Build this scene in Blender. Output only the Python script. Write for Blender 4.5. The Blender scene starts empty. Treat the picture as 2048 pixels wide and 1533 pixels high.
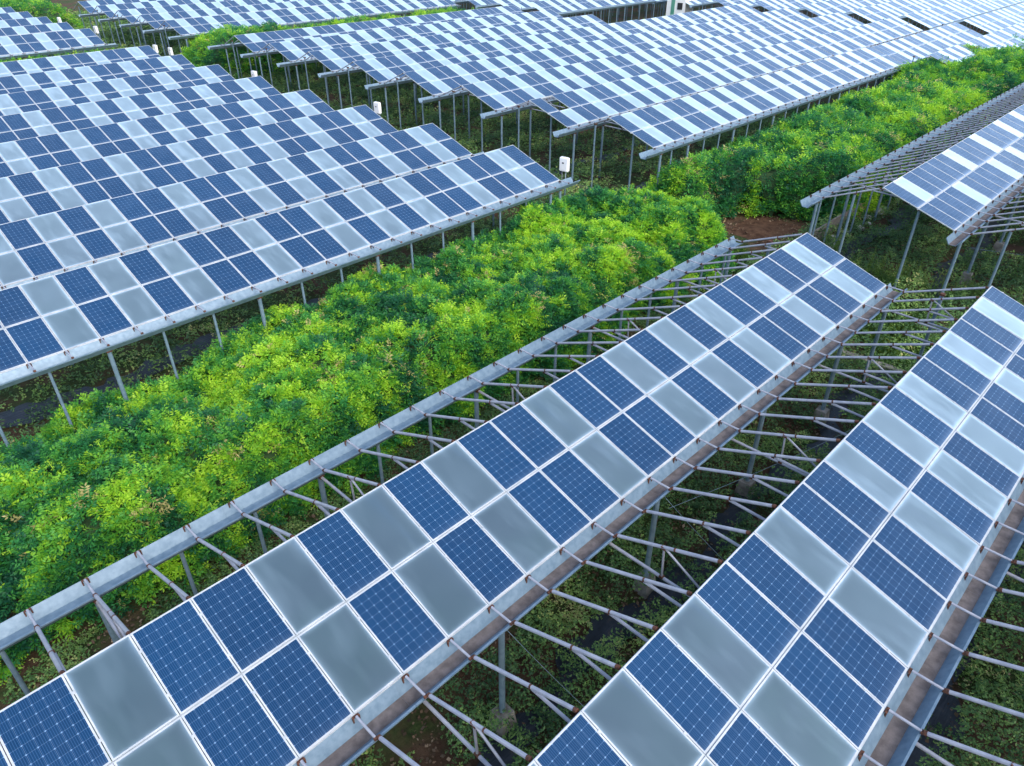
import bpy, bmesh, math, random
import numpy as np
from mathutils import Matrix, Vector

sc = bpy.context.scene
COL = sc.collection
R = math.radians
rng = np.random.default_rng(7)
random.seed(7)

# ------------------------------------------------------------------ camera
F_PX, PITCH, ROLL, YAW = 1439.2, 33.644, 0.0516, 44.42
CAM = np.array([0.0251, -9.531, 9.7248])
GZ = -4.55                                   # ground level
pi_, ro_, ya_ = R(PITCH), R(ROLL), R(YAW)
FW = np.array([math.cos(ya_) * math.cos(pi_), math.sin(ya_) * math.cos(pi_), -math.sin(pi_)])
RT = np.array([math.sin(ya_), -math.cos(ya_), 0.0]); UP = np.cross(RT, FW)
RT, UP = math.cos(ro_) * RT + math.sin(ro_) * UP, -math.sin(ro_) * RT + math.cos(ro_) * UP
cam = bpy.data.objects.new("camera", bpy.data.cameras.new("camera"))
COL.objects.link(cam)
cam.data.sensor_width = 36; cam.data.lens = F_PX * 36 / 2048
cam.data.clip_start = 0.1; cam.data.clip_end = 3000
M = Matrix.Identity(4)
for i in range(3):
    M[i][0], M[i][1], M[i][2], M[i][3] = RT[i], UP[i], -FW[i], CAM[i]
cam.matrix_world = M
sc.camera = cam

def project(P):
    d = np.asarray(P, float) - CAM
    z = d @ FW
    zz = np.where(z > .3, z, .3)
    return 1024 + F_PX * (d @ RT) / zz, 766.5 - F_PX * (d @ UP) / zz, z

def in_view(P, m=220):
    """which points of the place the photo shows (with a margin all round)"""
    x, y, z = project(P)
    return (z > .3) & (x > -m) & (x < 2048 + m) & (y > -m * .6) & (y < 1533 + m)

# ------------------------------------------------------------------ world
w = bpy.data.worlds.new("World"); sc.world = w; w.use_nodes = True
SUN_EL, SUN_AZ = R(42), R(-100)                 # azimuth from +X towards +Y
nt = w.node_tree; nt.nodes.clear()
sky = nt.nodes.new("ShaderNodeTexSky"); sky.sky_type = 'NISHITA'; sky.sun_disc = False
sky.sun_elevation = SUN_EL; sky.sun_rotation = math.pi / 2 - SUN_AZ
sky.dust_density = 2.5; sky.air_density = 1.0; sky.ozone_density = 1.0
bg = nt.nodes.new("ShaderNodeBackground"); bg.inputs[1].default_value = 0.15
wo = nt.nodes.new("ShaderNodeOutputWorld")
nt.links.new(sky.outputs[0], bg.inputs[0]); nt.links.new(bg.outputs[0], wo.inputs[0])
sl = bpy.data.lights.new("sun", 'SUN'); sl.energy = .8; sl.angle = R(40); sl.color = (1, 1, .985)
so = bpy.data.objects.new("sun", sl); COL.objects.link(so)
sv = Vector((math.cos(SUN_EL) * math.cos(SUN_AZ), math.cos(SUN_EL) * math.sin(SUN_AZ), math.sin(SUN_EL)))
so.rotation_euler = sv.to_track_quat('Z', 'Y').to_euler()
so.location = (0, 0, 40)
sc.view_settings.view_transform = 'Standard'; sc.view_settings.look = 'None'
sc.view_settings.exposure = 1.25; sc.view_settings.gamma = 1
sc.render.engine = 'CYCLES'
sc.cycles.use_denoising = True
sc.cycles.max_bounces = 6; sc.cycles.transparent_max_bounces = 6
sc.cycles.caustics_reflective = False; sc.cycles.caustics_refractive = False

# ------------------------------------------------------------------ materials
class NT:
    def __init__(s, name):
        s.m = bpy.data.materials.new(name); s.m.use_nodes = True
        s.t = s.m.node_tree; s.t.nodes.clear()
        s.out = s.t.nodes.new("ShaderNodeOutputMaterial")
    def n(s, kind, **kw):
        nd = s.t.nodes.new("ShaderNode" + kind)
        for k, v in kw.items():
            if k.startswith("i_"): nd.inputs[k[2:].replace("_", " ")].default_value = v
            else: setattr(nd, k, v)
        return nd
    def l(s, a, b): s.t.links.new(a, b)
    def math(s, op, a, b=None, c=None):
        nd = s.n("Math", operation=op)
        for i, v in enumerate((a, b, c)):
            if v is None: continue
            if isinstance(v, (int, float)): nd.inputs[i].default_value = v
            else: s.l(v, nd.inputs[i])
        return nd.outputs[0]
    def mix(s, fac, a, b):
        nd = s.n("Mix", data_type='RGBA')
        for i, v in ((0, fac), (6, a), (7, b)):
            if isinstance(v, (int, float)): nd.inputs[i].default_value = v
            elif isinstance(v, tuple): nd.inputs[i].default_value = (*v, 1) if len(v) == 3 else v
            else: s.l(v, nd.inputs[i])
        return nd.outputs[2]
    def bsdf(s, col, rough=.5, metal=0., spec=.5, **kw):
        b = s.n("BsdfPrincipled")
        for k, v in (("Base Color", col), ("Roughness", rough), ("Metallic", metal), ("Specular IOR Level", spec), *kw.items()):
            i = b.inputs[k]
            if isinstance(v, tuple): i.default_value = (*v, 1)
            elif isinstance(v, (int, float)): i.default_value = v
            else: s.l(v, i)
        return b
    def noise(s, scale, detail=4, coord=None, rough=.55):
        nd = s.n("TexNoise"); nd.inputs["Scale"].default_value = scale; nd.inputs["Detail"].default_value = detail
        nd.inputs["Roughness"].default_value = rough
        if coord is None: coord = s.n("TexCoord").outputs["Object"]
        s.l(coord, nd.inputs["Vector"]); return nd.outputs[0]
    def ramp(s, fac, *stops):
        nd = s.n("ValToRGB"); e = nd.color_ramp.elements
        while len(e) < len(stops): e.new(.5)
        for k, (p, c) in enumerate(stops):
            e[k].position = p; e[k].color = (*c, 1) if len(c) == 3 else c
        s.l(fac, nd.inputs[0]); return nd.outputs[0]
    def film(s, b, tau, col, pw=2.0):
        """thin pale film over the surface, part dust, part painted-in glancing haze: 1 - exp(-tau / cos^pw), denser at a glancing angle"""
        g = s.n("NewGeometry"); dt = s.n("VectorMath", operation='DOT_PRODUCT')
        s.l(g.outputs["Incoming"], dt.inputs[0]); s.l(g.outputs["Normal"], dt.inputs[1])
        cs = s.math('MAXIMUM', s.math('ABSOLUTE', dt.outputs["Value"]), .10)
        cs = s.math('POWER', cs, pw)
        if isinstance(tau, (int, float)): tau = s.math('MULTIPLY', tau, 1.)
        fac = s.math('SUBTRACT', 1., s.math('POWER', 2.718, s.math('MULTIPLY', s.math('DIVIDE', tau, cs), -1.)))
        d = s.n("BsdfDiffuse"); d.inputs[0].default_value = (*col, 1)  # pale haze colour, painted in more strongly at a glancing view
        mx = s.n("MixShader"); s.l(fac, mx.inputs[0]); s.l(b.outputs[0], mx.inputs[1]); s.l(d.outputs[0], mx.inputs[2])
        return mx
    def done(s, b): s.l(b.outputs[0], s.out.inputs[0]); return s.m

def m_simple(name, c1, c2, scale, rough, metal=0., spec=.5, lo=.35, hi=.65):
    t = NT(name); g = t.n("NewGeometry").outputs["Position"]
    c = t.ramp(t.noise(scale, 5, g), (lo, c1), (hi, c2))
    return t.done(t.bsdf(c, rough, metal, spec))

MAT = {}
MAT['galv'] = m_simple("galvanised steel", (.115, .185, .25), (.175, .255, .325), 7, .45, .2)
MAT['tube'] = m_simple("weathered white tube", (.25, .27, .325), (.36, .375, .42), 5, .45, .1)
MAT['alu'] = m_simple("aluminium frame", (.38, .42, .45), (.50, .53, .555), 3, .38, .1)
MAT['rust'] = m_simple("rust", (.035, .014, .009), (.13, .050, .026), 22, .85)
MAT['silt'] = m_simple("gutter silt", (.085, .073, .070), (.155, .135, .13), 6, .9)
MAT['conc'] = m_simple("concrete", (.15, .14, .12), (.30, .28, .25), 5, .9)
MAT['white'] = m_simple("white enamel", (.72, .73, .74), (.8, .8, .8), 2, .35)
MAT['black'] = m_simple("black plastic", (.02, .02, .022), (.03, .03, .032), 3, .4)
MAT['teal'] = m_simple("green sheet", (.05, .22, .16), (.10, .30, .22), 1, .6)
MAT['stone'] = m_simple("pale stone", (.32, .30, .27), (.48, .46, .42), 6, .9)
MAT['board'] = m_simple("weathered board", (.12, .11, .105), (.21, .195, .18), 4, .85)

def m_cells():
    t = NT("solar cells"); uv = t.n("UVMap").outputs[0]
    sx = t.n("SeparateXYZ"); t.l(uv, sx.inputs[0])
    u = t.math('MULTIPLY', sx.outputs[0], 6.0); v = t.math('MULTIPLY', sx.outputs[1], 10.0)
    def dist(x):                              # 0 on the seam between two cells, .5 at mid cell
        f = t.math('FRACT', x); return t.math('SUBTRACT', .5, t.math('ABSOLUTE', t.math('SUBTRACT', f, .5)))
    du, dv = dist(u), dist(v)
    seam = t.math('LESS_THAN', t.math('MINIMUM', du, dv), .016)
    corner = t.math('LESS_THAN', t.math('ADD', du, dv), .095)
    gap = t.math('MAXIMUM', seam, corner)
    db = dist(t.math('ADD', t.math('MULTIPLY', u, 5.0), .5))
    bus = t.math('LESS_THAN', db, .085)
    rnd = t.n("ObjectInfo").outputs["Random"]
    cell = t.n("TexWhiteNoise"); cell.noise_dimensions = '3D'
    fl = t.n("VectorMath", operation='FLOOR'); cb = t.n("CombineXYZ")
    t.l(u, cb.inputs[0]); t.l(v, cb.inputs[1]); t.l(t.math('MULTIPLY', rnd, 91.), cb.inputs[2])
    t.l(cb.outputs[0], fl.inputs[0]); t.l(fl.outputs[0], cell.inputs["Vector"])
    k = t.math('ADD', t.math('MULTIPLY', cell.outputs[0], .35), t.math('MULTIPLY', rnd, .65))
    base = t.mix(k, (.0012, .023, .070), (.0020, .034, .098))
    c = t.mix(t.math('MULTIPLY', bus, .36), base, (.06, .17, .36))
    c = t.mix(t.math('MULTIPLY', gap, t.math('ADD', .26, t.math('MULTIPLY', corner, .36))), c, (.24, .40, .62))
    dust = t.noise(2.2, 4, t.n("NewGeometry").outputs["Position"])
    low = t.math('POWER', 2.718, t.math('MULTIPLY', sx.outputs[1], -28.))          # dirt washed down to the lower frame
    tau = t.math('ADD', t.math('MULTIPLY', dust, .018), t.math('MULTIPLY', low, .05))
    b = t.bsdf(c, .16, 0., .5)
    b.inputs["IOR"].default_value = 1.40
    return t.done(t.film(b, tau, (.42, .58, .80)))
MAT['cells'] = m_cells()

def m_frost():
    t = NT("frosted glass"); uv = t.n("UVMap").outputs[0]
    sx = t.n("SeparateXYZ"); t.l(uv, sx.inputs[0])
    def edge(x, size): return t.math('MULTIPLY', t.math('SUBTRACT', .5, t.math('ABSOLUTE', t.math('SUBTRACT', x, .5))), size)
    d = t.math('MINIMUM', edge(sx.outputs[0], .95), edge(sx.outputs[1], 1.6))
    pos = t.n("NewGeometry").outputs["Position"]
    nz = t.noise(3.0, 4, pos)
    rim = t.math('MULTIPLY', t.math('POWER', 2.718, t.math('MULTIPLY', d, -34.)), t.math('ADD', .35, nz))   # pale edge painted in for the white frame glimmering through
    rnd = t.n("ObjectInfo").outputs["Random"]
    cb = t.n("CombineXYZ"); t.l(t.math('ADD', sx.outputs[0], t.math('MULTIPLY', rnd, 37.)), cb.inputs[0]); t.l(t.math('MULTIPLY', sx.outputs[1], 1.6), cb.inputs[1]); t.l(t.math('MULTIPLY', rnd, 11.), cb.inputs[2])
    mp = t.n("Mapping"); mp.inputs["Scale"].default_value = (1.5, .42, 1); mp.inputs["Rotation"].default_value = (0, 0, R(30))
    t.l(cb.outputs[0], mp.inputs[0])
    glimmer = t.ramp(t.noise(1.7, 2, mp.outputs[0]), (.50, (0, 0, 0)), (.82, (1, 1, 1)))      # soft bright streaks painted in for rafters glimmering through the glass
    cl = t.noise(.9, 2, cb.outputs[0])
    spk = t.math('GREATER_THAN', t.noise(60, 1, pos), .80)
    c = t.mix(t.math('MULTIPLY', spk, .12), t.mix(rnd, (.030, .135, .25), (.05, .18, .30)), (.5, .5, .5))
    tau = t.math('ADD', t.math('MULTIPLY', rim, .22), t.math('MULTIPLY', glimmer, .045))
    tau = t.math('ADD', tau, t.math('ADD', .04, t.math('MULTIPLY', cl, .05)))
    b = t.bsdf(c, .34, 0., .5)
    b.inputs["IOR"].default_value = 1.5
    b.inputs["Transmission Weight"].default_value = .86
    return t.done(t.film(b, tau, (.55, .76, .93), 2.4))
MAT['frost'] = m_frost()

def m_leaf(name, stops, rough=.5, transl=.5):
    t = NT(name); a = t.n("Attribute"); a.attribute_name = "tint"
    c = t.ramp(a.outputs["Fac"], *stops)
    b = t.bsdf(c, rough, 0., .35); tr = t.n("BsdfTranslucent"); t.l(c, tr.inputs[0])
    mx = t.n("MixShader"); mx.inputs[0].default_value = transl
    t.l(b.outputs[0], mx.inputs[1]); t.l(tr.outputs[0], mx.inputs[2])
    return t.done(mx)
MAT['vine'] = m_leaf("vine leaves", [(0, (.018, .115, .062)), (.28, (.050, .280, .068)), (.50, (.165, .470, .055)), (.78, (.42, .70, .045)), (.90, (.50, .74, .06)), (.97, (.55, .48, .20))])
MAT['shrub'] = m_leaf("shrub leaves", [(0, (.040, .105, .042)), (.45, (.115, .235, .068)), (.8, (.24, .39, .095)), (1, (.46, .46, .18))], .5, .25)
MAT['grass'] = m_leaf("grass blades", [(0, (.035, .085, .015)), (.6, (.085, .18, .028)), (1, (.20, .26, .06))], .5, .3)
MAT['litter'] = m_leaf("dry leaves", [(0, (.040, .024, .014)), (.4, (.11, .066, .038)), (.75, (.20, .135, .085)), (1, (.34, .26, .18))], .8, .1)
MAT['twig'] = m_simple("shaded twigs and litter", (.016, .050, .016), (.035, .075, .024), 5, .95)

def m_ground():
    t = NT("soil"); g = t.n("NewGeometry").outputs["Position"]
    soil = t.ramp(t.noise(1.3, 8, g, .65), (.3, (.045, .027, .017)), (.55, (.095, .056, .034)), (.75, (.15, .098, .062)))
    weed = t.ramp(t.noise(9, 6, g, .7), (.35, (.022, .040, .012)), (.7, (.065, .095, .028)))
    k = t.ramp(t.noise(.55, 5, g), (.44, (0, 0, 0)), (.56, (1, 1, 1)))
    c = t.mix(k, soil, weed)
    b = t.bsdf(c, .95, 0., .2)
    bp = t.n("Bump"); bp.inputs["Strength"].default_value = .6; bp.inputs["Distance"].default_value = .08
    t.l(t.noise(14, 6, g, .7), bp.inputs["Height"]); t.l(bp.outputs[0], b.inputs["Normal"])
    return t.done(b)
MAT['soil'] = m_ground()
MAT['soilbare'] = m_simple("bare soil", (.055, .028, .016), (.12, .066, .038), 3, .95, 0, .2)

def m_film():
    t = NT("black weed mat"); g = t.n("NewGeometry").outputs["Position"]
    n = t.noise(2.5, 6, g, .65)
    c = t.ramp(n, (.35, (.008, .011, .018)), (.58, (.022, .028, .040)), (.70, (.085, .062, .045)))
    b = t.bsdf(c, .5, 0., .5)
    bp = t.n("Bump"); bp.inputs["Strength"].default_value = .5; bp.inputs["Distance"].default_value = .05
    wv = t.n("TexNoise"); mp = t.n("Mapping"); mp.inputs["Scale"].default_value = (.5, 7, 1)
    t.l(g, mp.inputs[0]); t.l(mp.outputs[0], wv.inputs["Vector"]); wv.inputs["Scale"].default_value = 2.
    t.l(wv.outputs[0], bp.inputs["Height"]); t.l(bp.outputs[0], b.inputs["Normal"])
    return t.done(b)
MAT['film'] = m_film()

# ------------------------------------------------------------------ mesh helpers
class MB:
    """collects faces with a material each; build() makes one mesh"""
    def __init__(s): s.v = []; s.f = []; s.m = []; s.uv = {}; s.mats = []
    def mi(s, k):
        if k not in s.mats: s.mats.append(k)
        return s.mats.index(k)
    def face(s, pts, mat, uv=None):
        b = len(s.v); s.v += [tuple(p) for p in pts]
        s.f.append(tuple(range(b, b + len(pts)))); s.m.append(s.mi(mat))
        if uv: s.uv[len(s.f) - 1] = uv
    def box(s, c, d, mat, rot=None):
        hx, hy, hz = d[0] / 2, d[1] / 2, d[2] / 2
        P = [Vector((sx * hx, sy * hy, sz * hz)) for sz in (-1, 1) for sy in (-1, 1) for sx in (-1, 1)]
        if rot is not None: P = [rot @ p for p in P]
        P = [p + Vector(c) for p in P]
        for q in ((0, 2, 3, 1), (4, 5, 7, 6), (0, 1, 5, 4), (2, 6, 7, 3), (0, 4, 6, 2), (1, 3, 7, 5)):
            s.face([P[i] for i in q], mat)
    def tube(s, a, b, r, mat, n=8, r2=None, caps=True):
        a, b = Vector(a), Vector(b); r2 = r if r2 is None else r2
        d = (b - a).normalized(); x = d.orthogonal().normalized(); y = d.cross(x)
        A = [a + (x * math.cos(t) + y * math.sin(t)) * r for t in [2 * math.pi * i / n for i in range(n)]]
        B = [b + (x * math.cos(t) + y * math.sin(t)) * r2 for t in [2 * math.pi * i / n for i in range(n)]]
        for i in range(n):
            j = (i + 1) % n; s.face((A[i], A[j], B[j], B[i]), mat)
        if caps: s.face(A[::-1], mat); s.face(B, mat)
    def extrude_x(s, prof, x0, x1, mat, closed=False):
        """profile points (y, z, material of the face that starts here)"""
        n = len(prof)
        for i in range(n if closed else n - 1):
            p, q = prof[i], prof[(i + 1) % n]
            s.face(((x0, p[0], p[1]), (x1, p[0], p[1]), (x1, q[0], q[1]), (x0, q[0], q[1])), p[2] or mat)
    def mesh(s, name):
        me = bpy.data.meshes.new(name)
        me.from_pydata(s.v, [], s.f)
        for k in s.mats: me.materials.append(MAT[k])
        me.polygons.foreach_set("material_index", s.m)
        if s.uv:
            ul = me.uv_layers.new(name="UVMap")
            for fi, uv in s.uv.items():
                for li, c in zip(me.polygons[fi].loop_indices, uv): ul.data[li].uv = c
        me.update(); return me

def ob(name, me, parent=None, loc=(0, 0, 0), rot=(0, 0, 0)):
    o = bpy.data.objects.new(name, me); COL.objects.link(o)
    o.location = loc; o.rotation_euler = rot
    if parent is not None: o.parent = parent
    return o
def tag(o, label, cat, group=None, kind=None):
    o['label'] = label; o['category'] = cat
    if group: o['group'] = group
    if kind: o['kind'] = kind
    return o

# ------------------------------------------------------------------ the rows
TILT = R(18.4155); HS = 1.6317; PER = 6.0094
CT, ST = math.cos(TILT), math.sin(TILT)
PW, PH = .972, 1.610                          # one module
FB = .027                                     # frame width
WID = 2 * HS * CT; DRP = 2 * HS * ST          # 3.096 across, 1.031 down
ZB = -GZ                                      # ridge height above the base of the row

def panel_mesh(kind, frame, cellpart=True, name="panel"):
    b = MB(); hx, hy = PW / 2, PH / 2; ix, iy = hx - FB, hy - FB
    if cellpart:
        b.face(((-ix, -iy, -.004), (ix, -iy, -.004), (ix, iy, -.004), (-ix, iy, -.004)), kind, ((0, 0), (1, 0), (1, 1), (0, 1)))
    if frame:
        o = [(-hx, -hy), (hx, -hy), (hx, hy), (-hx, hy)]; n = [(-ix, -iy), (ix, -iy), (ix, iy), (-ix, iy)]
        for i in range(4):
            j = (i + 1) % 4
            b.face(((*o[i], 0), (*o[j], 0), (*n[j], 0), (*n[i], 0)), 'alu')
            b.face(((*o[i], -.035), (*o[j], -.035), (*o[j], 0), (*o[i], 0)), 'alu')
            b.face(((*n[i], 0), (*n[j], 0), (*n[j], -.004), (*n[i], -.004)), 'alu')
    if frame and name.startswith("near"):
        for sx in (-1, 1):                   # clamps where the modules are bolted down
            for sy in (-.27, .27): b.box((sx * (hx - .004), sy * PH, .006), (.022, .05, .012), 'alu')
    return b.mesh(name)
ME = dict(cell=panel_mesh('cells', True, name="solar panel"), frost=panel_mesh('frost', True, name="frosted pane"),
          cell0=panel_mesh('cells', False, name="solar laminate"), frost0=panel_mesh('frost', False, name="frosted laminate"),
          frame=panel_mesh('cells', True, False, name="near panel frame"))

# gutter profile, relative to (ridge y, ridge z): the edge of the panels is at y=-WID, z=-DRP
def gutter_prof(y0, flip=1):
    z = -DRP
    P = [(0, -.035, 'galv'), (-.012, -.055, 'galv'), (-.14, -.265, 'silt'), (-.385, -.265, 'galv'), (-.535, -.055, 'galv'), (-.575, -.05, 'galv'), (-.575, -.085, 'galv'),
         (-.548, -.085, 'galv'), (-.40, -.285, 'galv'), (-.125, -.285, 'galv'), (.01, -.085, 'galv'), (.012, -.04, 'galv')]
    return [(y0 + p[0] * flip, z + p[1], p[2]) for p in P]
NG = PER - WID - .575                          # inner lip of the gutter north of the ridge (local y)
def gutter_mesh(x0, x1, y0, dirty=True):
    b = MB(); pr = gutter_prof(y0)
    if not dirty: pr = [(a, c, 'galv') for a, c, d in pr]
    n = max(1, int((x1 - x0) / 6)); xs = np.linspace(x0, x1, n + 1)
    for i in range(n):
        g = .004 if i else 0
        b.extrude_x(pr, xs[i] + g, xs[i + 1], 'galv', True)
    for x in (x0, x1):
        pts = [(x, p[0], p[1]) for p in pr]
        b.face(pts, 'galv')
    return b.mesh("gutter")

def rafter_mesh(y0):
    """tube from just below the ridge down to the lip of the gutter north of it; joints rusted"""
    b = MB(); a = Vector((0, .05, -.075)); e = Vector((0, y0 - .02, -DRP + .005)); d = e - a
    b.tube(a + d * .026, e, .037, 'tube')
    b.tube(a, a + d * .028, .041, 'rust'); b.tube(a + d * .98, a + d * 1.0, .044, 'rust')
    b.tube(a + d * .40, a + d * .415, .0425, 'rust')
    return b.mesh("rafter")
def bracket_mesh(y0):
    """stub tube across the gutter and the rusty angle it stands on at the edge of the panels"""
    b = MB(); z = -DRP
    b.tube((0, y0 - .06, z + .0), (0, y0 - .56, z + .0), .024, 'tube', 8)
    b.box((0, y0 - .035, z - .02), (.12, .045, .012), 'rust')
    b.box((-.055, y0 - .045, z - .08), (.024, .03, .12), 'rust'); b.box((.055, y0 - .045, z - .08), (.024, .03, .12), 'rust')
    b.box((0, y0 - .575, z - .005), (.07, .045, .045), 'rust')
    return b.mesh("bracket")
def tie_mesh():
    b = MB(); L = NG - .05; y = .05 + L * .42; z = -.075 + (-DRP + .08) * .42
    b.tube((.03, y, z - .07), (.03, -1.12, z - .10), .032, 'tube'); b.box((.025, y + .02, z - .055), (.06, .07, .08), 'rust')
    return b.mesh("collar tie")
def chord_mesh():
    """lower chord between two gutter posts with its webs"""
    b = MB(); z = -DRP - .33
    b.tube((.0, NG + .22, z), (.0, -WID - .22, z), .036, 'tube')
    y = NG * .52; zz = -.075 - .93 * .52
    b.tube((0, y, zz), (.0, y - .05, z), .024, 'tube'); b.tube((0, y, zz), (0, y - 1.5, z), .024, 'tube')
    b.box((0, y, zz - .02), (.07, .1, .07), 'rust'); b.box((0, y - .05, z + .02), (.08, .09, .05), 'rust'); b.box((0, NG + .2, z + .01), (.1, .1, .09), 'rust')
    return b.mesh("lower chord")
def post_mesh(r, ztop, zbot, cap=True):
    b = MB(); b.tube((0, 0, zbot), (0, 0, ztop), r, 'galv', 10)
    if cap: b.box((0, 0, ztop - .03), (r * 2.5, r * 2.5, .07), 'rust')
    return b.mesh("post")
def footing_mesh():
    b = MB(); t, w_, h = .17, .23, .48
    A = [(-w_, -w_), (w_, -w_), (w_, w_), (-w_, w_)]; B = [(x * t / w_, y * t / w_) for x, y in A]
    for i in range(4):
        j = (i + 1) % 4; b.face(((*A[i], -.1), (*A[j], -.1), (*B[j], h), (*B[i], h)), 'conc')
    b.face([(*p, h) for p in B], 'conc')
    return b.mesh("footing")
ME['bracket'] = bracket_mesh(-WID); ME['bracketN'] = bracket_mesh(NG + .575)
ME['rafter'] = rafter_mesh(NG); ME['tie'] = tie_mesh(); ME['chord'] = chord_mesh()
GB = -DRP - .285                               # underside of the gutter
ME['post'] = post_mesh(.066, GB + ZB, 0); ME['post_thin'] = post_mesh(.044, GB + ZB, 0, False)
ME['post_north'] = post_mesh(.055, ZB - .075 - .93 * .48 - .045, 0); ME['post_south'] = post_mesh(.058, ZB - DRP * .5 - .10, 0)
ME['foot'] = footing_mesh()

def strip_mesh(x0, x1):
    """rails the modules are clamped to: along the ridge, the mid line and the lower edge"""
    out = []
    for v, wd in ((.012, .05), (1., .06), (1.985, .05)):
        b = MB(); y, z = -v * HS * CT, -v * HS * ST
        b.box(((x0 + x1) / 2, y, z - .045), (x1 - x0, wd, .05), 'alu', None); out.append(b.mesh("rail"))
    return out

def edges(x0, x1, n): return list(np.linspace(x0, x1, n + 1))
MOT = "BBFBBFBFBF"
def pattern(n, from_end=False, shift=0):
    s = "BF" + MOT * 12
    return s[shift:shift + n][::-1] if from_end else s[shift:shift + n]

def make_row(label, group, E, yr, top, bot, zoff=0., tilt=0., near=False, rafters=(None, None), north_gutter=False, outer_posts=False,
             ext=(.3, .3), ends=(False, False), post_from=2, dirty=True, parts=True, feet=False, posts=True):
    """one row: panels on the south slope, gutter at its foot, open rafters on the north slope. E = x of the column edges"""
    E = np.array(E); n = len(E) - 1; xc = (E[:-1] + E[1:]) / 2
    base = np.array([E[0], yr, GZ])
    zx = lambda x: zoff - math.tan(tilt) * (x - E[0])
    keep = np.array([bool(in_view(np.array([[x, yr - WID * .5, -.5 + zx(x)], [x, yr + 1.2, -.8 + zx(x)]]), 260).any()) for x in xc])
    if not keep.any(): return None
    k0, k1 = int(np.argmax(keep)), n - int(np.argmax(keep[::-1]))
    root = bpy.data.objects.new("solar_panel_row", None); COL.objects.link(root)
    root.location = (E[0], yr, GZ + zoff); root.rotation_euler = (0, tilt, 0); root.empty_display_size = .3
    tag(root, label, "solar array", group)
    rx = E - E[0]
    X0 = rx[k0] - (ext[0] if k0 == 0 else 0); X1 = rx[k1] + (ext[1] if k1 == n else 0)
    for k in range(k0, k1):
        for v, pat in ((0, top), (1, bot)):
            c = pat[k % len(pat)]
            if c == 'X': continue
            s = .5 + v
            sag = rng.normal(0, .0035)
            loc = ((rx[k] + rx[k + 1]) / 2, -s * HS * CT, ZB - s * HS * ST)
            rot = (TILT + sag, rng.normal(0, .002), 0)
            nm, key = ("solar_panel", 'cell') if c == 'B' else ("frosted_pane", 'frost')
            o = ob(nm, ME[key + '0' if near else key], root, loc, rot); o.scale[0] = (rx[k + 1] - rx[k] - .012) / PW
            if near: ob("panel_frame", ME['frame'], o)
    for me in strip_mesh(rx[k0], rx[k1]): ob("rail", me, root, (0, 0, ZB))
    ob("gutter", gutter_mesh(X0, X1, -WID, dirty), root, (0, 0, ZB))
    if north_gutter: ob("gutter", gutter_mesh(X0, X1, NG + .575, False), root, (0, 0, ZB))
    r0, r1 = rafters
    def vis(x, y, z): return bool(in_view(np.array([[x + E[0], y + yr, z + zx(x + E[0])]]), 200)[0])
    for k in range(k0, k1 + 1):
        x = rx[k] + (.05 if k == 0 else -.05 if k == n else 0)
        inr = r0 is not None and r0 <= k <= (r1 if r1 is not None else n)
        if inr and vis(x, 1.3, -.5):
            ob("rafter", ME['rafter'], root, (x, 0, ZB))
            if (k - post_from) % 5 == 0 and 0 < k < n: ob("truss", ME['chord'], root, (x, 0, ZB))
            elif 0 < k < n: ob("collar_tie", ME['tie'], root, (x, 0, ZB))
            if north_gutter: ob("bracket", ME['bracketN'], root, (x, 0, ZB))
        if vis(x, -WID, -1): ob("bracket", ME['bracket'], root, (x, 0, ZB))
    # posts
    def post(me, x, y, foot=False):
        if not posts or not vis(x, y, -2.5): return
        o = ob("post", me, root, (x, y, -zoff))
        if foot: ob("footing", ME['foot'], o)
    gy = -WID - .29
    main = [rx[k] + .02 for k in range(n + 1) if (k - post_from) % 5 == 0]
    main = [x for x in main if X0 - 1 < x < X1 + 1]
    for x in main:
        post(ME['post'], x, gy, feet)
        if north_gutter: post(ME['post'], x, NG + .29)
    if outer_posts or north_gutter:
        for a, b2 in zip([main[0] - 4.9] + main, main + [main[-1] + 4.9]):
            for t in (1 / 3, 2 / 3):
                x = a + (b2 - a) * t
                if not (rx[0] < x < rx[-1]): continue
                if outer_posts: post(ME['post_thin'], x, gy)
                if north_gutter: post(ME['post_thin'], x, NG + .29)
    for e, on in zip((0, n), ends):
        if on:
            x = rx[e] + (.3 if e == 0 else -.3)
            post(ME['post'], x, gy); post(ME['post_north'], x, NG * .48); post(ME['post_south'], x, -WID * .5)
            if north_gutter: post(ME['post'], x, NG + .29)
    return root

ORD = ["", "first", "second", "third", "fourth", "fifth", "sixth", "seventh", "eighth", "ninth", "tenth", "eleventh", "twelfth"]

# near rows R1, R2 and R3 (columns are a little wider apart near the camera end, as surveyed)
e1 = [float(k) for k in range(-3, 15)] + list(14 + (24.76 - 14) / 11 * np.arange(1, 12))
make_row("solar panel row beside the vine thicket with an open gutter on its thicket side", "solar panel rows nearest the camera", e1, 0.,
         pattern(28, True), pattern(28, True), near=True, rafters=(0, 28), north_gutter=True, ext=(.3, .35), ends=(False, True), post_from=4, feet=True)
e2 = [8.046 + k for k in range(-7, 4)] + list(11.046 + (24.63 - 11.046) / 14 * np.arange(1, 15))
make_row("solar panel row at the lower right, its far corner below the tall weeds", "solar panel rows nearest the camera", e2, -PER + .004,
         pattern(24, True), pattern(24, True), near=True, rafters=(0, 24), ext=(.3, .35), ends=(False, True), post_from=3, feet=True)
make_row("solar panel row at the lower right corner, mostly outside the photo, bare rafters showing", "solar panel rows nearest the camera", e2, -2 * PER,
         pattern(24, True), pattern(24, True), near=True, rafters=(0, 24), ext=(.3, .35), ends=(False, True), post_from=3, feet=True)

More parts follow.
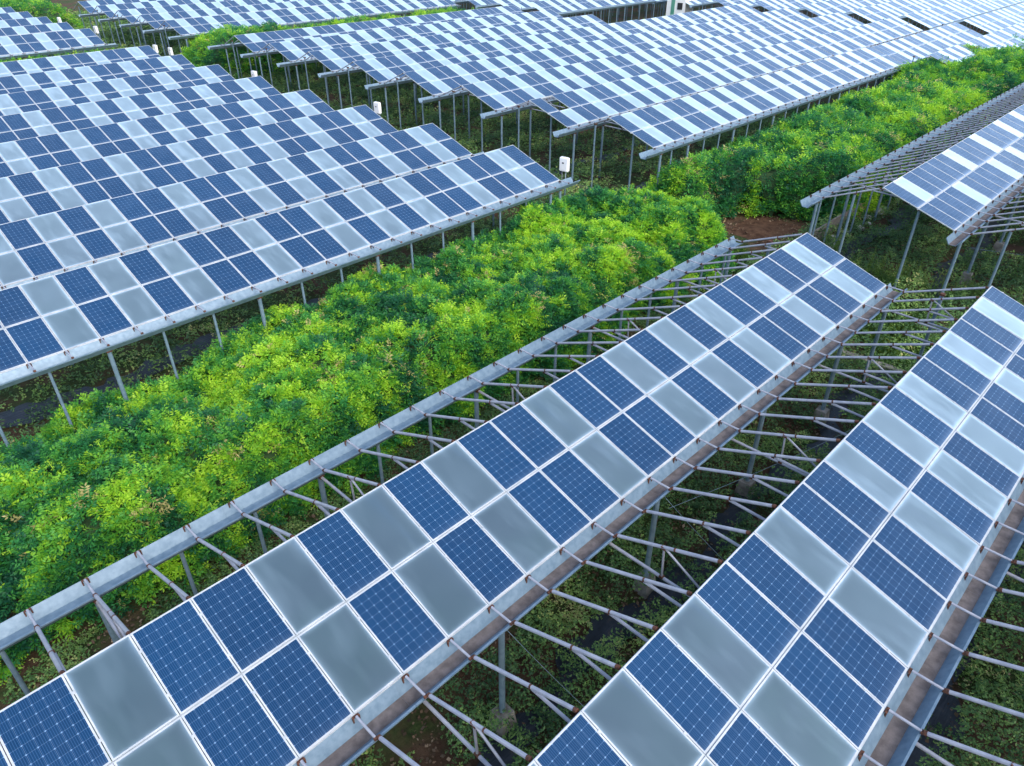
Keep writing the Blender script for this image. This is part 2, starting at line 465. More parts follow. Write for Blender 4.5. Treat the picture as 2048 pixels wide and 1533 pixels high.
# rows beyond the lane on the right
nfr = 40; efr = list(31.65 + .985 * np.arange(nfr + 1))
TF = "BFBBBBBFBBBFBBBFBBFBBBFBBFBBFBBBFBBFBFBB"; BF = "BBBFBBBBFBBFBBBFBBFBBBFBBFBBFBBBFBBFBFBB"
make_row("solar panel row on tall posts between weeds and bare rafters at the right edge", "solar panel rows on the right across the lane", efr, 0.,
         TF, "BBBB" + BF[3:], near=True, rafters=(0, nfr), north_gutter=True, ext=(.9, .3), ends=(True, True), post_from=4, feet=True)
make_row("solar panel row at the right edge showing only its rafters and posts", "solar panel rows on the right across the lane", efr, -PER,
         BF, TF, near=True, rafters=(0, nfr), ext=(.9, .3), ends=(True, True), post_from=4, feet=True)

# left block: eight rows behind the thicket
YL, XL = 15.2911, 25.3993
for j in range(1, 9):
    nL = 27; eL = list(XL - .985 * np.arange(nL, -1, -1))
    where = "along the vine thicket" if j == 1 else f"{ORD[j]} row back from the vine thicket" if j < 8 else "backmost row before the far hedge"
    make_row(f"solar panel row in the left block, {where}", "solar panel rows of the left block", eL, YL + (j - 1) * PER,
             pattern(nL, True), pattern(nL, True), near=(j <= 2),
             rafters=(nL - 1, nL), outer_posts=(j == 1), ext=(.3, .8), ends=(False, True), post_from=1, dirty=False)

# block across the lane: eight rows, then their continuation beyond the joint
XF = 32.8896; nF = 36; pF = .985
for j in range(1, 9):
    eF = list(XF + pF * np.arange(nF + 1))
    if j == 8: t8 = "BFBBBBBFBBBFBBBBFBBBFBBBFBBBFBBBBFBBBFBB"; b8 = "BBBBFBFBFFBBFBFBBFBFBBFBBFBFBBFBBFBBFBFB"
    else: t8 = b8 = pattern(nF)
    if j == 2: t8 = "BX" + t8[2:]
    where = "along the vine thicket" if j == 1 else f"{ORD[j]} row back from the vine thicket" if j < 8 else "backmost row before the far hedge"
    make_row(f"solar panel row in the middle block, {where}", "solar panel rows of the middle block", eF, YL + (j - 1) * PER, t8, b8,
             tilt=R(.35), rafters=(0, 4), outer_posts=(j == 1), north_gutter=(j == 8), ext=(1.3, .2), ends=(True, True), post_from=3, dirty=False)
for j in range(1, 6):
    nn = 22; eG = list(68.75 + .98 * np.arange(nn + 1))
    make_row(f"far solar panel row past the middle block's joint, {ORD[j]} from the thicket", "solar panel rows beyond the joint", eG, YL + (j - 1) * PER,
             pattern(nn, False, 2 + 3 * j), pattern(nn, False, 2 + 3 * j), zoff=-.3, rafters=(0, 0), outer_posts=(j == 1), ext=(.2, .2), ends=(False, True), post_from=4, dirty=False)
nn = 56; eH = list(68.2 + .98 * np.arange(nn + 1))
make_row("solar panel row half hidden behind the vines at the right, lower than its neighbours", "solar panel rows beyond the joint", eH, 10.5,
         pattern(nn, False, 5), pattern(nn, False, 5), zoff=-.3, outer_posts=True, ext=(.3, .3), ends=(True, False), post_from=3, dirty=False)

# blocks behind the far hedge
YG = 71.45
for j in range(1, 6):
    nG = 37; eG = list(32.85 + .985 * np.arange(nG + 1))
    make_row(f"far solar panel row behind the hedge, {ORD[j]} back from the hedge", "solar panel rows behind the hedge", eG, YG + (j - 1) * PER,
             pattern(nG, False, (0, 0, 2, 0, 3, 0)[j]), pattern(nG, False, (0, 0, 2, 0, 3, 0)[j]), rafters=(0, 3), outer_posts=(j == 1), ext=(1.3, .2), ends=(True, False), post_from=3, dirty=False)
for j in range(1, 7):
    nG = 20; eG = list(25.6 - .985 * np.arange(nG, -1, -1))
    make_row(f"far solar panel row at the upper left corner, {ORD[j]} back from the hedge", "solar panel rows at the upper left", eG, YG - .3 + (j - 1) * PER,
             pattern(nG, True), pattern(nG, True), rafters=(nG - 1, nG), outer_posts=(j == 1), ext=(.2, .9), ends=(False, True), post_from=3, dirty=False)

# farthest rows: each is one mesh, its modules are a few pixels long
def far_row(label, group, E, yr, pat, zoff=0.):
    E = np.array(E); xc = (E[:-1] + E[1:]) / 2
    b = MB(); any_ = False
    rot = Matrix.Rotation(TILT, 3, 'X')
    ks = [k for k in range(len(xc)) if in_view(np.array([[xc[k], yr - 1.5, zoff]]), 160)[0]]
    if not ks: return
    for k in ks:
        for v in (0, 1):
            s = .5 + v; c = Vector((xc[k] - E[0], -s * HS * CT, ZB - s * HS * ST)); hx, hy = PW / 2, PH / 2
            b.face([c + rot @ Vector(p) for p in ((-hx, -hy, 0), (hx, -hy, 0), (hx, hy, 0), (-hx, hy, 0))], 'alu')
            hx -= FB; hy -= FB
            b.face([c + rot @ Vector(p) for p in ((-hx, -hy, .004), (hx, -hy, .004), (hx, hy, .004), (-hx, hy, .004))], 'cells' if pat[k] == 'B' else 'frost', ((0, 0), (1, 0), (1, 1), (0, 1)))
    x0, x1 = E[ks[0]] - E[0] - .2, E[ks[-1] + 1] - E[0] + .2
    b.extrude_x([(p[0], p[1] + ZB, 'galv') for p in gutter_prof(-WID)], x0, x1, 'galv', True)
    x = x0 + .4
    while x < x1:
        b.tube((x, -WID - .29, 0), (x, -WID - .29, ZB + GB), .05, 'galv', 6); x += 1.65
    b.tube((x0 + .4, NG * .48, 0), (x0 + .4, NG * .48, ZB - .55), .055, 'galv', 6)
    o = ob("solar_panel_row", b.mesh("far row"), None, (E[0], yr, GZ + zoff)); tag(o, label, "solar array", group)
for j in range(1, 18):
    eX = list(92.4 + .98 * np.arange(46)); y = YL + (j - 1) * PER
    far_row(f"pale distant solar panel row at the upper right, {'row ' + str(j) if j > 12 else ORD[j]} from the vine thicket", "distant solar panel rows at the upper right",
            eX, y, pattern(45, False, j * 7 % 10), -.3)
for j in range(8, 16):
    eX = list(70.6 + .98 * np.arange(23)); y = YL + (j - 1) * PER - .2
    far_row(f"distant solar panel row at the top edge, {ORD[j - 7]} behind the dark gap", "distant solar panel rows above the dark gap",
            eX, y, pattern(22, False, j * 3 % 10), -.1)

# ------------------------------------------------------------------ the ground
def vnoise(x, y, seed, scale):
    """smooth 2-D value noise, 0..1"""
    x = np.asarray(x) / scale; y = np.asarray(y) / scale
    xi = np.floor(x).astype(np.int64); yi = np.floor(y).astype(np.int64); fx = x - xi; fy = y - yi
    fx = fx * fx * (3 - 2 * fx); fy = fy * fy * (3 - 2 * fy)
    def h(a, b):
        n = (a * 374761393 + b * 668265263 + seed * 974634777) & 0xffffffff
        n = ((n ^ (n >> 13)) * 1274126177) & 0xffffffff
        return ((n ^ (n >> 16)) & 0xffff) / 65535.
    return (h(xi, yi) * (1 - fx) + h(xi + 1, yi) * fx) * (1 - fy) + (h(xi, yi + 1) * (1 - fx) + h(xi + 1, yi + 1) * fx) * fy
def fbm(x, y, seed, scale, oct=3):
    s = 0; a = 1; t = 0
    for o in range(oct):
        s = s + a * vnoise(x, y, seed + o * 17, scale / 2 ** o); t += a; a *= .5
    return s / t
def sstep(a, b, x): t = np.clip((x - a) / (b - a), 0, 1); return t * t * (3 - 2 * t)

def np_mesh(name, V, Q, mats, mi=None, tint=None):
    me = bpy.data.meshes.new(name); nv, nq = len(V), len(Q)
    me.vertices.add(nv); me.vertices.foreach_set("co", V.astype(np.float32).ravel())
    me.loops.add(nq * 4); me.loops.foreach_set("vertex_index", Q.astype(np.int32).ravel())
    me.polygons.add(nq); me.polygons.foreach_set("loop_start", np.arange(0, nq * 4, 4, dtype=np.int32))
    for m in mats: me.materials.append(MAT[m])
    if mi is not None: me.polygons.foreach_set("material_index", mi.astype(np.int32))
    if tint is not None:
        a = me.attributes.new("tint", 'FLOAT', 'FACE'); a.data.foreach_set("value", tint.astype(np.float32))
    me.update(calc_edges=True); return me

def grid(x0, x1, y0, y1, step, zf):
    nx, ny = max(2, int((x1 - x0) / step)), max(2, int((y1 - y0) / step))
    xs, ys = np.meshgrid(np.linspace(x0, x1, nx), np.linspace(y0, y1, ny), indexing='ij')
    V = np.stack([xs.ravel(), ys.ravel(), zf(xs.ravel(), ys.ravel())], 1)
    i = np.arange(nx * ny).reshape(nx, ny)
    return V, np.stack([i[:-1, :-1].ravel(), i[1:, :-1].ravel(), i[1:, 1:].ravel(), i[:-1, 1:].ravel()], 1)
V, Q = grid(-600, 900, -600, 900, 60, lambda x, y: np.full(x.shape, GZ - .03))
tag(ob("ground", np_mesh("ground", V, Q, ['soil'])), "brown soil and low weeds under the whole solar farm", "ground", kind="structure")

# ------------------------------------------------------------------ leaves
def unit(a): return a / np.maximum(np.linalg.norm(a, axis=-1, keepdims=True), 1e-6)
def sprigs(P, D, L, pairs, tint, lw=.40, ll=.36):
    """pinnate leaves: leaflets in pairs along a drooping stalk from P in direction D"""
    N = len(P); up = np.tile([0, 0, 1.], (N, 1)) + rng.normal(0, .35, (N, 3))
    S = unit(np.cross(D, up)); Nn = unit(np.cross(S, D))
    quads = []; tt = []
    items = [(s, sg) for s in np.linspace(.22, .85, pairs) for sg in (-1, 1)] + [(.95, 0)]
    for s, sg in items:
        l = (L * ll * (1. - .45 * abs(s - .45)))[:, None]
        b = P + D * (L * s)[:, None] - np.array([0, 0, 1.]) * (L * .28 * s * s)[:, None]
        d = unit(D * (.55 if sg else 1.) + S * (.85 * sg) + rng.normal(0, .16, (N, 3)) - np.array([0, 0, .22 + .3 * s]))
        sd = unit(np.cross(d, Nn + rng.normal(0, .3, (N, 3)))) * l * lw * .5
        quads.append(np.stack([b, b + d * l * .5 + sd, b + d * l, b + d * l * .5 - sd], 1)); tt.append(tint + rng.normal(0, .03, N))
    V = np.concatenate(quads).reshape(-1, 3)
    return V, np.arange(len(V)).reshape(-1, 4), np.concatenate(tt)
def merge(parts):
    Vs, Qs, Ts, Ms = [], [], [], []; o = 0
    for V, Q, T, m in parts:
        Vs.append(V); Qs.append(Q + o); Ts.append(T); Ms.append(np.full(len(Q), m)); o += len(V)
    return np.concatenate(Vs), np.concatenate(Qs), np.concatenate(Ts), np.concatenate(Ms)

def thicket(name, label, x0, x1, y0, y1, hf, dens, L, pairs, seed, step=.3, runners=0):
    parts = []
    xs, ys = x0, y0
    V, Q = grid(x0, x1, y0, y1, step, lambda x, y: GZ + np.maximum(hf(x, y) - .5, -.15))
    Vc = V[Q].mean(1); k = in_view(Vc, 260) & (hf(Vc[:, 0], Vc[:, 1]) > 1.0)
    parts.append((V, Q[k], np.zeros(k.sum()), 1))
    n = int((x1 - x0) * (y1 - y0) * dens)
    x = rng.uniform(x0, x1, n); y = rng.uniform(y0, y1, n); h = hf(x, y)
    e = .08
    gx = (hf(x + e, y) - h) / e; gy = (hf(x, y + e) - h) / e
    keep = (h > .25) & in_view(np.stack([x, y, GZ + h], 1), 160)
    # steep sides need more leaves per square metre of plan
    x, y, h, gx, gy = (a[keep] for a in (x, y, h, gx, gy))
    rep = 1 + np.minimum(8, np.floor(np.hypot(gx, gy) * 1.7)).astype(int)
    x, y, h, gx, gy = (np.repeat(a, rep) for a in (x, y, h, gx, gy)); n = len(x)
    x = x + rng.normal(0, .03, n); y = y + rng.normal(0, .03, n)
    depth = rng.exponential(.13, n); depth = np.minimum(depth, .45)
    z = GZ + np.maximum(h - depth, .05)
    az = rng.uniform(0, 2 * np.pi, n); el = rng.normal(.45, .5, n)
    D = np.stack([np.cos(az) * np.cos(el), np.sin(az) * np.cos(el), np.sin(el)], 1)
    nr = unit(np.stack([-gx, -gy, np.ones(n)], 1)); D = unit(D + nr * .55)
    tn = fbm(x, y, seed + 50, .58, 3); tb = vnoise(x, y, seed + 77, 3.2)
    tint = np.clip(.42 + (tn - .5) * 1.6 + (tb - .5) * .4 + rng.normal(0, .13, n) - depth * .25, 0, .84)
    dry = (fbm(x, y, seed + 200, .55, 2) > .74) & (rng.random(n) < .35); tint = np.where(dry, 1., tint)
    sz = L * rng.uniform(.65, 1.25, n)
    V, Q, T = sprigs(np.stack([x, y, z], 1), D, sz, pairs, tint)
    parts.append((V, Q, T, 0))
    # long runners that arch out of the mass
    for _ in range(runners):
        a, b = rng.uniform(x0, x1), rng.uniform(y0, y1); hh = float(hf(np.array([a]), np.array([b]))[0])
        if hh < 1.: continue
        q = rng.uniform(0, 2 * math.pi); ln = rng.uniform(.5, 1.1); m = 9
        t = np.linspace(0, 1, m); px = a + np.cos(q) * ln * t; py = b + np.sin(q) * ln * t
        pz = GZ + hh - .1 + ln * (1.0 * t - .8 * t * t)
        pts = np.stack([px, py, pz], 1)
        wv = np.array([-math.sin(q), math.cos(q), 0]) * .008
        for i in range(m - 1):
            V = np.array([pts[i] - wv, pts[i] + wv, pts[i + 1] + wv, pts[i + 1] - wv]); parts.append((V, np.array([[0, 1, 2, 3]]), np.array([.9]), 0))
        dd = unit(np.gradient(pts, axis=0)[2:]); ax = rng.normal(0, .8, (m - 2, 3))
        V, Q, T = sprigs(pts[2:], unit(dd + ax), np.full(m - 2, L * .6), 2, np.full(m - 2, rng.uniform(.6, .97))); parts.append((V, Q, T, 0))
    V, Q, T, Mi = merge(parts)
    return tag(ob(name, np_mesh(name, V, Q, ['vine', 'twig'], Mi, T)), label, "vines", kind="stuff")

def hump(x, y, s): return (fbm(x, y, s, 2.3, 3) - .5) * 1.5 + (vnoise(x, y, s + 5, .8) - .5) * .55 + (vnoise(x, y, s + 9, .33) - .5) * .34
def h1(x, y):
    H = 1.55 + .75 * sstep(3, 10, x)
    edge = (vnoise(x, y, 3, 1.7) - .5) * 1.1
    env = sstep(4.7, 6.4, y + edge) * (1 - sstep(12.1, 13.3, y + edge)) * (1 - sstep(29.4, 31.2, x + edge * .8 + .25 * np.abs(y - 8)))
    return env * (H + hump(x, y, 11))
thicket("vine_thicket", "bright green vine thicket filling the strip between the left block and nearest rows", -5, 31.6, 4.2, 13.6, h1, 120, .37, 4, 1, runners=140)
def h2(x, y):
    edge = (vnoise(x, y, 23, 1.9) - .5) * 1.2
    y0 = 8.3 - 4.9 * sstep(35.5, 39.5, x)
    env = sstep(y0 - .3, y0 + 1.3, y + edge * .6) * (1 - sstep(11.6, 13.0, y + edge * .5)) * sstep(31.2, 33.2, x + edge - .1 * np.abs(y - 10))
    return env * (2.75 + .25 * sstep(40, 60, x) - .75 * sstep(9.8, 11.8, y) + .5 * sstep(64, 67, x) * (1 - sstep(78, 84, x)) + hump(x, y, 31) * .9)
thicket("vine_thicket", "vine thicket across the lane running off between the middle block and bare rafters", 30.5, 112, 3.0, 13.4, h2, 55, .50, 3, 2, .5, 110)
def h3(x, y):
    edge = (vnoise(x, y, 43, 2.3) - .5) * 1.4
    lane = 1 - sstep(25.5, 27, x) * (1 - sstep(31, 33.5, x)) * .93
    env = sstep(60, 61.8, y + edge) * (1 - sstep(67.2, 68.6, y + edge * .4)) * (1 - sstep(70, 73, x))
    return env * lane * (2.9 + .7 * sstep(32, 35, x) * (1 - sstep(40, 48, x)) + hump(x, y, 51))
thicket("vine_hedge", "far hedge of vines behind the left and middle blocks", 8, 74, 59.5, 69.3, h3, 22, .62, 3, 3, .6, 0)
def h4(x, y):
    return sstep(104, 107, y) * (1 - sstep(122, 126, y)) * (1 - sstep(33, 37, x)) * (3.2 + hump(x, y, 61))
thicket("distant_scrub", "pale scrub in the very upper left corner", 10, 38, 103, 126, h4, 12, .8, 2, 4, .8, 0)

# ------------------------------------------------------------------ undergrowth
def undergrowth(name, label, x0, x1, y0, y1, maskf, dens, L, hmax, seed, mat='shrub', blade=False, cat="undergrowth"):
    n = int((x1 - x0) * (y1 - y0) * dens)
    x = rng.uniform(x0, x1, n); y = rng.uniform(y0, y1, n); m = maskf(x, y)
    keep = (m > 0) & in_view(np.stack([x, y, np.full(n, GZ + .4)], 1), 120)
    x, y, m = x[keep], y[keep], m[keep]; n = len(x)
    z = GZ + np.clip(m, .03, 1) * hmax * np.power(rng.random(n), .55)
    tint = np.clip(.42 + (fbm(x, y, seed + 3, 1.3, 3) - .5) * 1.3 + rng.normal(0, .16, n), 0, 1)
    az = rng.uniform(0, 2 * np.pi, n); el = rng.normal(.45, .5, n) if not blade else rng.normal(1.15, .25, n)
    D = np.stack([np.cos(az) * np.cos(el), np.sin(az) * np.cos(el), np.sin(el)], 1)
    if blade:
        l = L * rng.uniform(.6, 1.3, n)[:, None]; P = np.stack([x, y, np.full(n, GZ - .02)], 1)
        S = unit(np.cross(D, rng.normal(0, 1, (n, 3)))) * .012 * (L / .3)
        tip = P + D * l + np.stack([np.cos(az), np.sin(az), np.zeros(n)], 1) * l * .3
        V = np.stack([P - S, P + S, P + D * l * .6 + S * .8, tip], 1).reshape(-1, 3); Q = np.arange(len(V)).reshape(-1, 4); T = tint
    else:
        V, Q, T = sprigs(np.stack([x, y, z], 1), D, L * rng.uniform(.6, 1.3, n), 2, tint, .62, .42)
    return tag(ob(name, np_mesh(name, V, Q, [mat], None, T)), label, cat, kind="stuff")

FILMS = [(-2., 25.2, -3.75, .70), (-2., 25.2, -9.6, .7), (32.5, 60, 1.75, .8), (32.5, 60, -2.5, .7), (32.5, 60, -8.6, .7), (0., 25, 15.6, 1.1), (2., 25, 13.9, .5), (34, 66, 14.6, .6), (34, 66, 20.5, .6)]
def off_film(x, y):
    k = np.ones(np.shape(x))
    for a, b, yc, wd in FILMS:
        k = np.where((x > a) & (x < b) & (np.abs(y - yc - .25 * np.sin(x * .9)) < wd * .42), 0, k)
    return k
def mA(x, y):
    s = fbm(x, y, 300, 1.5, 3); soilgap = sstep(.36, .48, s + .10 * sstep(8, 14, x) + .1 * (y < -6.5))
    wet = np.where(y > 2.6, .25, 1.)
    return (soilgap * (.35 + vnoise(x, y, 303, .9)) * wet * np.where(off_film(x, y) > 0, 1, sstep(.52, .62, fbm(x, y, 307, .9, 3)) * .6) - .04)
undergrowth("undergrowth", "dark leafy weeds on the soil below the nearest rows", -1, 26, -13, 5.2, mA, 190, .19, .78, 7)
def mB(x, y):
    s = fbm(x, y, 320, 2.0, 3); rows = .55 + .45 * np.cos((y - 15.9) * 2 * np.pi / 2.0)
    return (sstep(.30, .48, s) * (.45 + .8 * vnoise(x, y, 323, 1.1)) * (.4 + .6 * rows) * np.where(off_film(x, y) > 0, 1, sstep(.46, .58, fbm(x, y, 327, 1.2, 3)) * .7) - .03)
undergrowth("undergrowth", "olive crop bushes in the shade under the middle block's near end", 26, 62, 12.6, 60.5, mB, 34, .36, .95, 8, cat="crop bushes")
undergrowth("undergrowth", "olive crop bushes on the far lane behind the hedge", 20, 50, 68, 126, mB, 11, .65, 1.0, 9, cat="crop bushes")
undergrowth("undergrowth", "weeds and crop bushes on the soil below the right-hand rows", 26, 58, -10, 4.4, mB, 80, .26, .9, 10)
undergrowth("undergrowth", "shaded bushes on the soil below the left block's front edge", -1, 26, 12.4, 18.5, lambda x, y: mB(x, y) * .8, 40, .28, .8, 11)
undergrowth("undergrowth", "bushes behind the white posts of the far dark gap", 66, 97, 40, 55, mB, 6, .8, 1.0, 12)
undergrowth("grass", "fresh green grass on the lane between near and right-hand rows", 25.2, 31.5, -9, 6.5, lambda x, y: sstep(.32, .5, fbm(x, y, 340, 2.2, 2)), 420, .34, .3, 13, 'grass', True, "grass")

# fallen leaves and clods on the bare soil
def litter(name, label, x0, x1, y0, y1, dens, L, seed):
    n = int((x1 - x0) * (y1 - y0) * dens); x = rng.uniform(x0, x1, n); y = rng.uniform(y0, y1, n)
    k = in_view(np.stack([x, y, np.full(n, GZ)], 1), 60) & (fbm(x, y, seed, .7, 3) + rng.normal(0, .12, n) > .45); x, y = x[k], y[k]; n = len(x)
    a = rng.uniform(0, 6.28, n); l = L * rng.uniform(.4, 1.2, n); d = np.stack([np.cos(a), np.sin(a), rng.normal(.1, .3, n)], 1) * l[:, None]
    sd = np.stack([-np.sin(a), np.cos(a), rng.normal(0, .4, n)], 1) * (l * rng.uniform(.15, .5, n))[:, None]
    P = np.stack([x, y, GZ + .015 + rng.uniform(0, .03, n)], 1)
    V = np.stack([P, P + d * .5 + sd, P + d, P + d * .5 - sd], 1).reshape(-1, 3)
    tag(ob(name, np_mesh(name, V, np.arange(len(V)).reshape(-1, 4), ['litter'], None, np.clip(rng.normal(.45, .25, n), 0, 1))), label, "leaf litter", kind="stuff")
litter("leaf_litter", "dry leaves and clods scattered over the soil below the nearest rows", -1, 26, -13, 6, 110, .10, 501)
litter("leaf_litter", "dry leaves and clods on the soil by the lane and right-hand rows", 26, 46, -9, 13, 45, .14, 511)

# black weed mats laid along the rows
for i, (a, b, yc, wd) in enumerate(FILMS):
    lab = ["black weed mat on the soil between the two nearest panel rows", "black weed mat on the soil at the lower right corner",
           "black weed mat under the right-hand row beside the low board wall", "black weed mat under the right-hand row below its gutter", "black weed mat at the right edge beneath bare rafters",
           "wide black weed mat under the left block's front row", "narrow black weed mat along the left block's front posts", "black weed mat under the front row of the middle block", "black weed mat under the second row of the middle block"][i]
    nx = int((b - a) / .25); xs = np.linspace(a, b, nx); c = yc + .25 * np.sin(xs * .9)
    hw = wd / 2 + (vnoise(xs, xs * 0, 400 + i, .45) - .5) * .55; hw2 = wd / 2 + (vnoise(xs, xs * 0, 430 + i, .45) - .5) * .55
    rows_ = []
    for t in np.linspace(0, 1, 7):
        yy = c - hw + (hw + hw2) * t
        rows_.append(np.stack([xs, yy, GZ + .012 + .06 * np.sin(t * np.pi) * vnoise(xs, yy, 470 + i, .35) + .03 * vnoise(xs, yy, 490, 1.)], 1))
    V = np.concatenate(rows_); k = np.arange(7 * nx).reshape(7, nx)
    Q = np.stack([k[:-1, :-1].ravel(), k[:-1, 1:].ravel(), k[1:, 1:].ravel(), k[1:, :-1].ravel()], 1)
    tag(ob("weed_mat", np_mesh("weed mat", V, Q, ['film'])), lab, "weed mat", "black weed mats")
# bare soil patches
for (cx, cy, rx_, ry_, lab) in ((35.2, 6.2, 1.8, 1.5, "bare brown soil patch at the thicket's end beside the lane"), (29., 13.2, 2.5, 1.6, "dry yellow soil by the end of the left block")):
    V, Q = grid(cx - rx_, cx + rx_, cy - ry_, cy + ry_, .2, lambda x, y: GZ + .02 + .25 * np.maximum(0, 1 - ((x - cx) / rx_) ** 2 - ((y - cy) / ry_) ** 2) * vnoise(x, y, 5, .8) - .04)
    tag(ob("soil_patch", np_mesh("soil patch", V, Q, ['soilbare'])), lab, "soil", kind="structure")

# ------------------------------------------------------------------ small things
def kerb(a, b, wd, ht, label, name="concrete_kerb", mat='conc', cat="kerb", n=14):
    a, b = Vector((*a, 0)), Vector((*b, 0)); d = (b - a); s = Vector((-d.y, d.x, 0)).normalized() * wd / 2; m = MB()
    P = []
    for i in range(n + 1):
        p = a + d * i / n; j = Vector((0, 0, random.uniform(-.02, .02))); q = s * random.uniform(.92, 1.08)
        P.append([p - q + Vector((0, 0, -.1)), p - q * .96 + Vector((0, 0, ht - .02)) + j, p - q * .85 + Vector((0, 0, ht)) + j, p + q * .85 + Vector((0, 0, ht)) + j, p + q * .96 + Vector((0, 0, ht - .02)) + j, p + q + Vector((0, 0, -.1))])
    for i in range(n):
        for k in range(5): m.face((P[i][k], P[i + 1][k], P[i + 1][k + 1], P[i][k + 1]), mat)
    m.face(P[0], mat); m.face(P[-1][::-1], mat)
    return tag(ob(name, m.mesh(name), None, (0, 0, GZ)), label, cat)
kerb((33.2, 18.6), (33.7, 13.6), .28, .22, "pale concrete kerb at the foot of the middle block's end posts")
kerb((25.3, -1.6), (25.6, -7.2), .30, .30, "mossy concrete kerb in the grass at the end of the nearest rows")
kerb((32.6, 3.55), (58, 3.55), .08, .75, "low grey board wall behind the right-hand row's posts", "low_wall", 'board', "wall", 40)

def inverter(x, y, z, label, yaw):
    root = bpy.data.objects.new("inverter", None); COL.objects.link(root); root.location = (x, y, GZ); root.rotation_euler = (0, 0, yaw)
    tag(root, label, "inverter", "white inverter boxes on the lane")
    bm = bmesh.new(); bmesh.ops.create_cube(bm, size=1)
    bmesh.ops.scale(bm, vec=(.22, .48, .66), verts=bm.verts); bmesh.ops.bevel(bm, geom=bm.edges[:], offset=.035, segments=2, affect='EDGES')
    me = bpy.data.meshes.new("inverter body"); bm.to_mesh(me); bm.free(); me.materials.append(MAT['white'])
    h = z - GZ
    ob("body", me, root, (0, 0, h))
    b = MB(); b.box((-.112, .02, .08), (.01, .10, .06), 'black'); ob("display", b.mesh("display"), root, (0, 0, h))
    b = MB(); b.tube((.14, 0, 0), (.14, 0, h + .25), .03, 'galv'); ob("pole", b.mesh("pole"), root)
    b = MB(); b.tube((0, .12, -.75), (0, .12, -.32), .018, 'tube', 6); b.tube((0, -.08, -.75), (0, -.08, -.32), .018, 'tube', 6); ob("conduit", b.mesh("conduit"), root, (0, 0, h))
def at_x(px, py, X):
    d = (px - 1024) / F_PX * RT - (py - 766.5) / F_PX * UP + FW
    return CAM + d * (X - CAM[0]) / d[0]
for px, py, X, lab in ((1129, 329, 26.4, "white inverter box nearest the vine thicket, at the end of the front left row"),
                       (755, 216, 27.2, "white inverter box half hidden by the third left row"),
                       (509, 152, 27.0, "small white inverter box tip behind the left block"),
                       (311, 98, 28.2, "white inverter box by the far hedge, left one of two"), (341, 103, 30.4, "white inverter box against the far hedge, right one of two"),
                       (192, 60, 27.4, "white inverter box at the upper left, by the hedge-side row"), (119, 42, 27.4, "smallest white inverter box at the upper left")):
    p = at_x(px, py, X); inverter(p[0], p[1], p[2], lab, R(8))

# tall weeds at the end of the nearest rows
def tall_weed(name):
    P, D, L, T = [], [], [], []; stems = []
    for s in range(7):
        az = random.uniform(0, 6.28); lean = random.uniform(.05, .28); st = []; stems.append(st); ht = random.uniform(.8, 1.35); ox, oy = random.uniform(-.2, .2), random.uniform(-.2, .2)
        for i in range(26):
            t = i / 25; z = ht * t; a2 = i * 2.4
            d = Vector((math.cos(a2) * .8, math.sin(a2) * .8, .55)).normalized(); l = .22 * (1.1 - .7 * t); q = Vector((ox + math.cos(az) * lean * z, oy + math.sin(az) * lean * z, z)); st.append(q); P.append(tuple(q - d * l * .3)); D.append(tuple(d)); L.append(l); T.append(.35 + .5 * t)
    V, Q, T = sprigs(np.array(P), unit(np.array(D)), np.array(L), 1, np.array(T), .35, .8)
    SV, SQ = [], []
    for st in stems:                          # four-sided stems that rise from one root
        st = [Vector((0, 0, -.05))] + st; o = len(V) + len(SV)
        for i, q in enumerate(st):
            r = .016 * (1 - .7 * i / len(st)); SV += [(q.x + r, q.y, q.z), (q.x, q.y + r, q.z), (q.x - r, q.y, q.z), (q.x, q.y - r, q.z)]
        SQ += [[o + 4 * i + a, o + 4 * i + (a + 1) % 4, o + 4 * i + 4 + (a + 1) % 4, o + 4 * i + 4 + a] for i in range(len(st) - 1) for a in range(4)]
    V, Q, T = np.concatenate([V, SV]), np.concatenate([Q, SQ]), np.concatenate([T, np.full(len(SQ), .5)])
    return np_mesh(name, V, Q, ['grass'], None, T)
wm = [tall_weed("weed plant") for _ in range(3)]
for i, (px, py) in enumerate([(1738, 545), (1762, 552), (1782, 560), (1805, 548), (1700, 540), (1718, 560), (1842, 548), (1858, 575), (1890, 590), (1925, 575), (1665, 500), (1950, 585)]):
    d = (px - 1024) / F_PX * RT - (py - 766.5) / F_PX * UP + FW; p = CAM + d * (GZ + .5 - CAM[2]) / d[2]
    o = ob("weed_plant", wm[i % 3], None, (p[0], p[1], GZ), (0, 0, i * 1.3)); s = random.uniform(.8, 1.25); o.scale = (s, s, s)
    tag(o, "upright light green weed at the far end of the nearest panel rows", "weed", "tall weeds at the row ends")

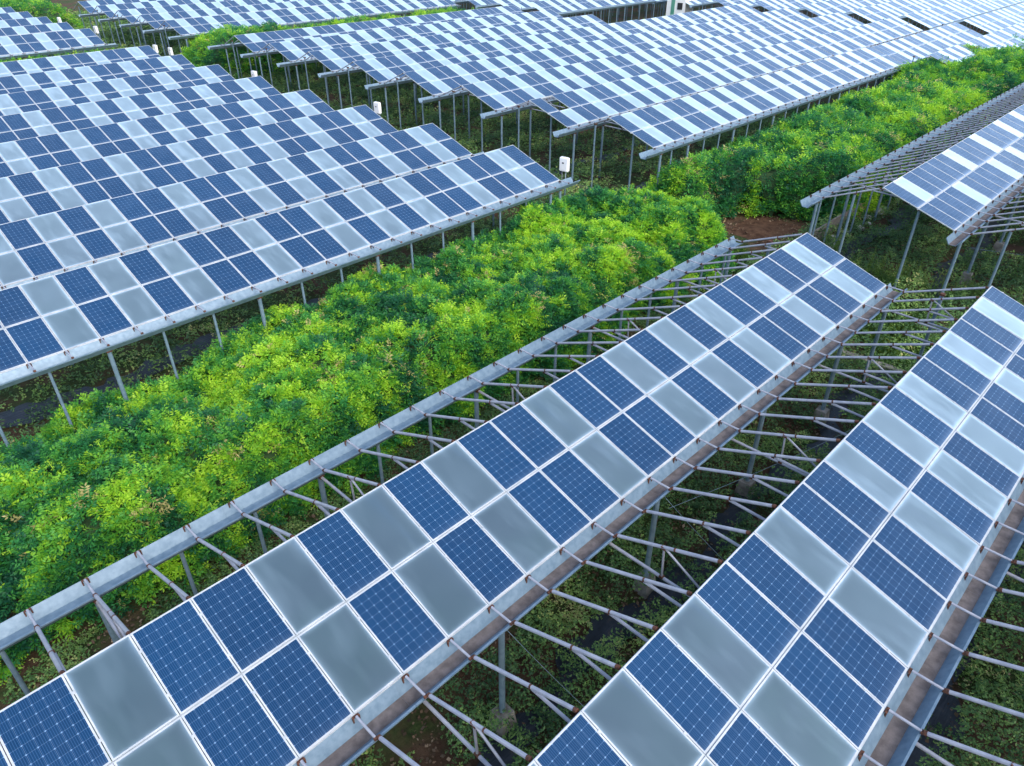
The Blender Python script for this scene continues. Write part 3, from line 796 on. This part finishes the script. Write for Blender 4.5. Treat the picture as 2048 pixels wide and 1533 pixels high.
# pale stones along the board wall
for i in range(9):
    bm = bmesh.new(); bmesh.ops.create_icosphere(bm, subdivisions=2, radius=random.uniform(.16, .32))
    for v in bm.verts: v.co *= random.uniform(.82, 1.12); v.co.z *= .6
    me = bpy.data.meshes.new("stone"); bm.to_mesh(me); bm.free(); me.materials.append(MAT['stone'])
    o = ob("stone", me, None, (34.2 + i * 1.05 + random.uniform(-.3, .3), 2.75 + random.uniform(-.25, .25), GZ + .1), (0, 0, i))
    tag(o, "pale rough stone lying in the weeds along the low board wall", "stone", "pale stones along the board wall")

# thin steel wires between the posts of the nearest rows
for a, b, lab in (((6.1, -3.4, -1.5), (7.4, -5.9, -4.4), "thin steel stay wire at the post on the round footing"), ((11.2, -3.4, -1.5), (12.6, -6.2, -4.4), "thin steel stay wire from the second gutter post"),
                  ((11.4, -3.5, -2.0), (20.6, -5.2, -3.2), "long thin steel wire sagging between the nearest rows"), ((33.5, -3.5, -2.2), (36, -9., -2.0), "thin steel wire across the right-hand posts")):
    m = MB(); a, b = Vector(a), Vector(b); pts = [a.lerp(b, t / 8) + Vector((0, 0, -.12 * math.sin(math.pi * t / 8))) for t in range(9)]
    for p, q in zip(pts, pts[1:]): m.tube(p, q, .006, 'galv', 5, caps=False)
    tag(ob("steel_wire", m.mesh("wire")), lab, "wire")

# white hut at the top edge
root = bpy.data.objects.new("hut", None); COL.objects.link(root); root.location = (93.6, 50.5, GZ); root.rotation_euler = (0, 0, R(10))
tag(root, "white hut with green trim at the top edge beyond the dark gap", "hut")
b = MB(); b.box((0, 0, 2.2), (3.0, 2.6, 4.4), 'white'); ob("wall", b.mesh("hut wall"), root)
b = MB(); b.box((0, 0, 4.5), (3.3, 2.9, .2), 'alu'); ob("roof", b.mesh("hut roof"), root)
b = MB(); b.box((-1.52, .4, 2.2), (.05, .5, 3.9), 'teal'); ob("green_trim", b.mesh("hut trim"), root)
b = MB(); b.box((-1.53, -.6, 3.0), (.05, .7, .8), 'black'); ob("window", b.mesh("hut window"), root)
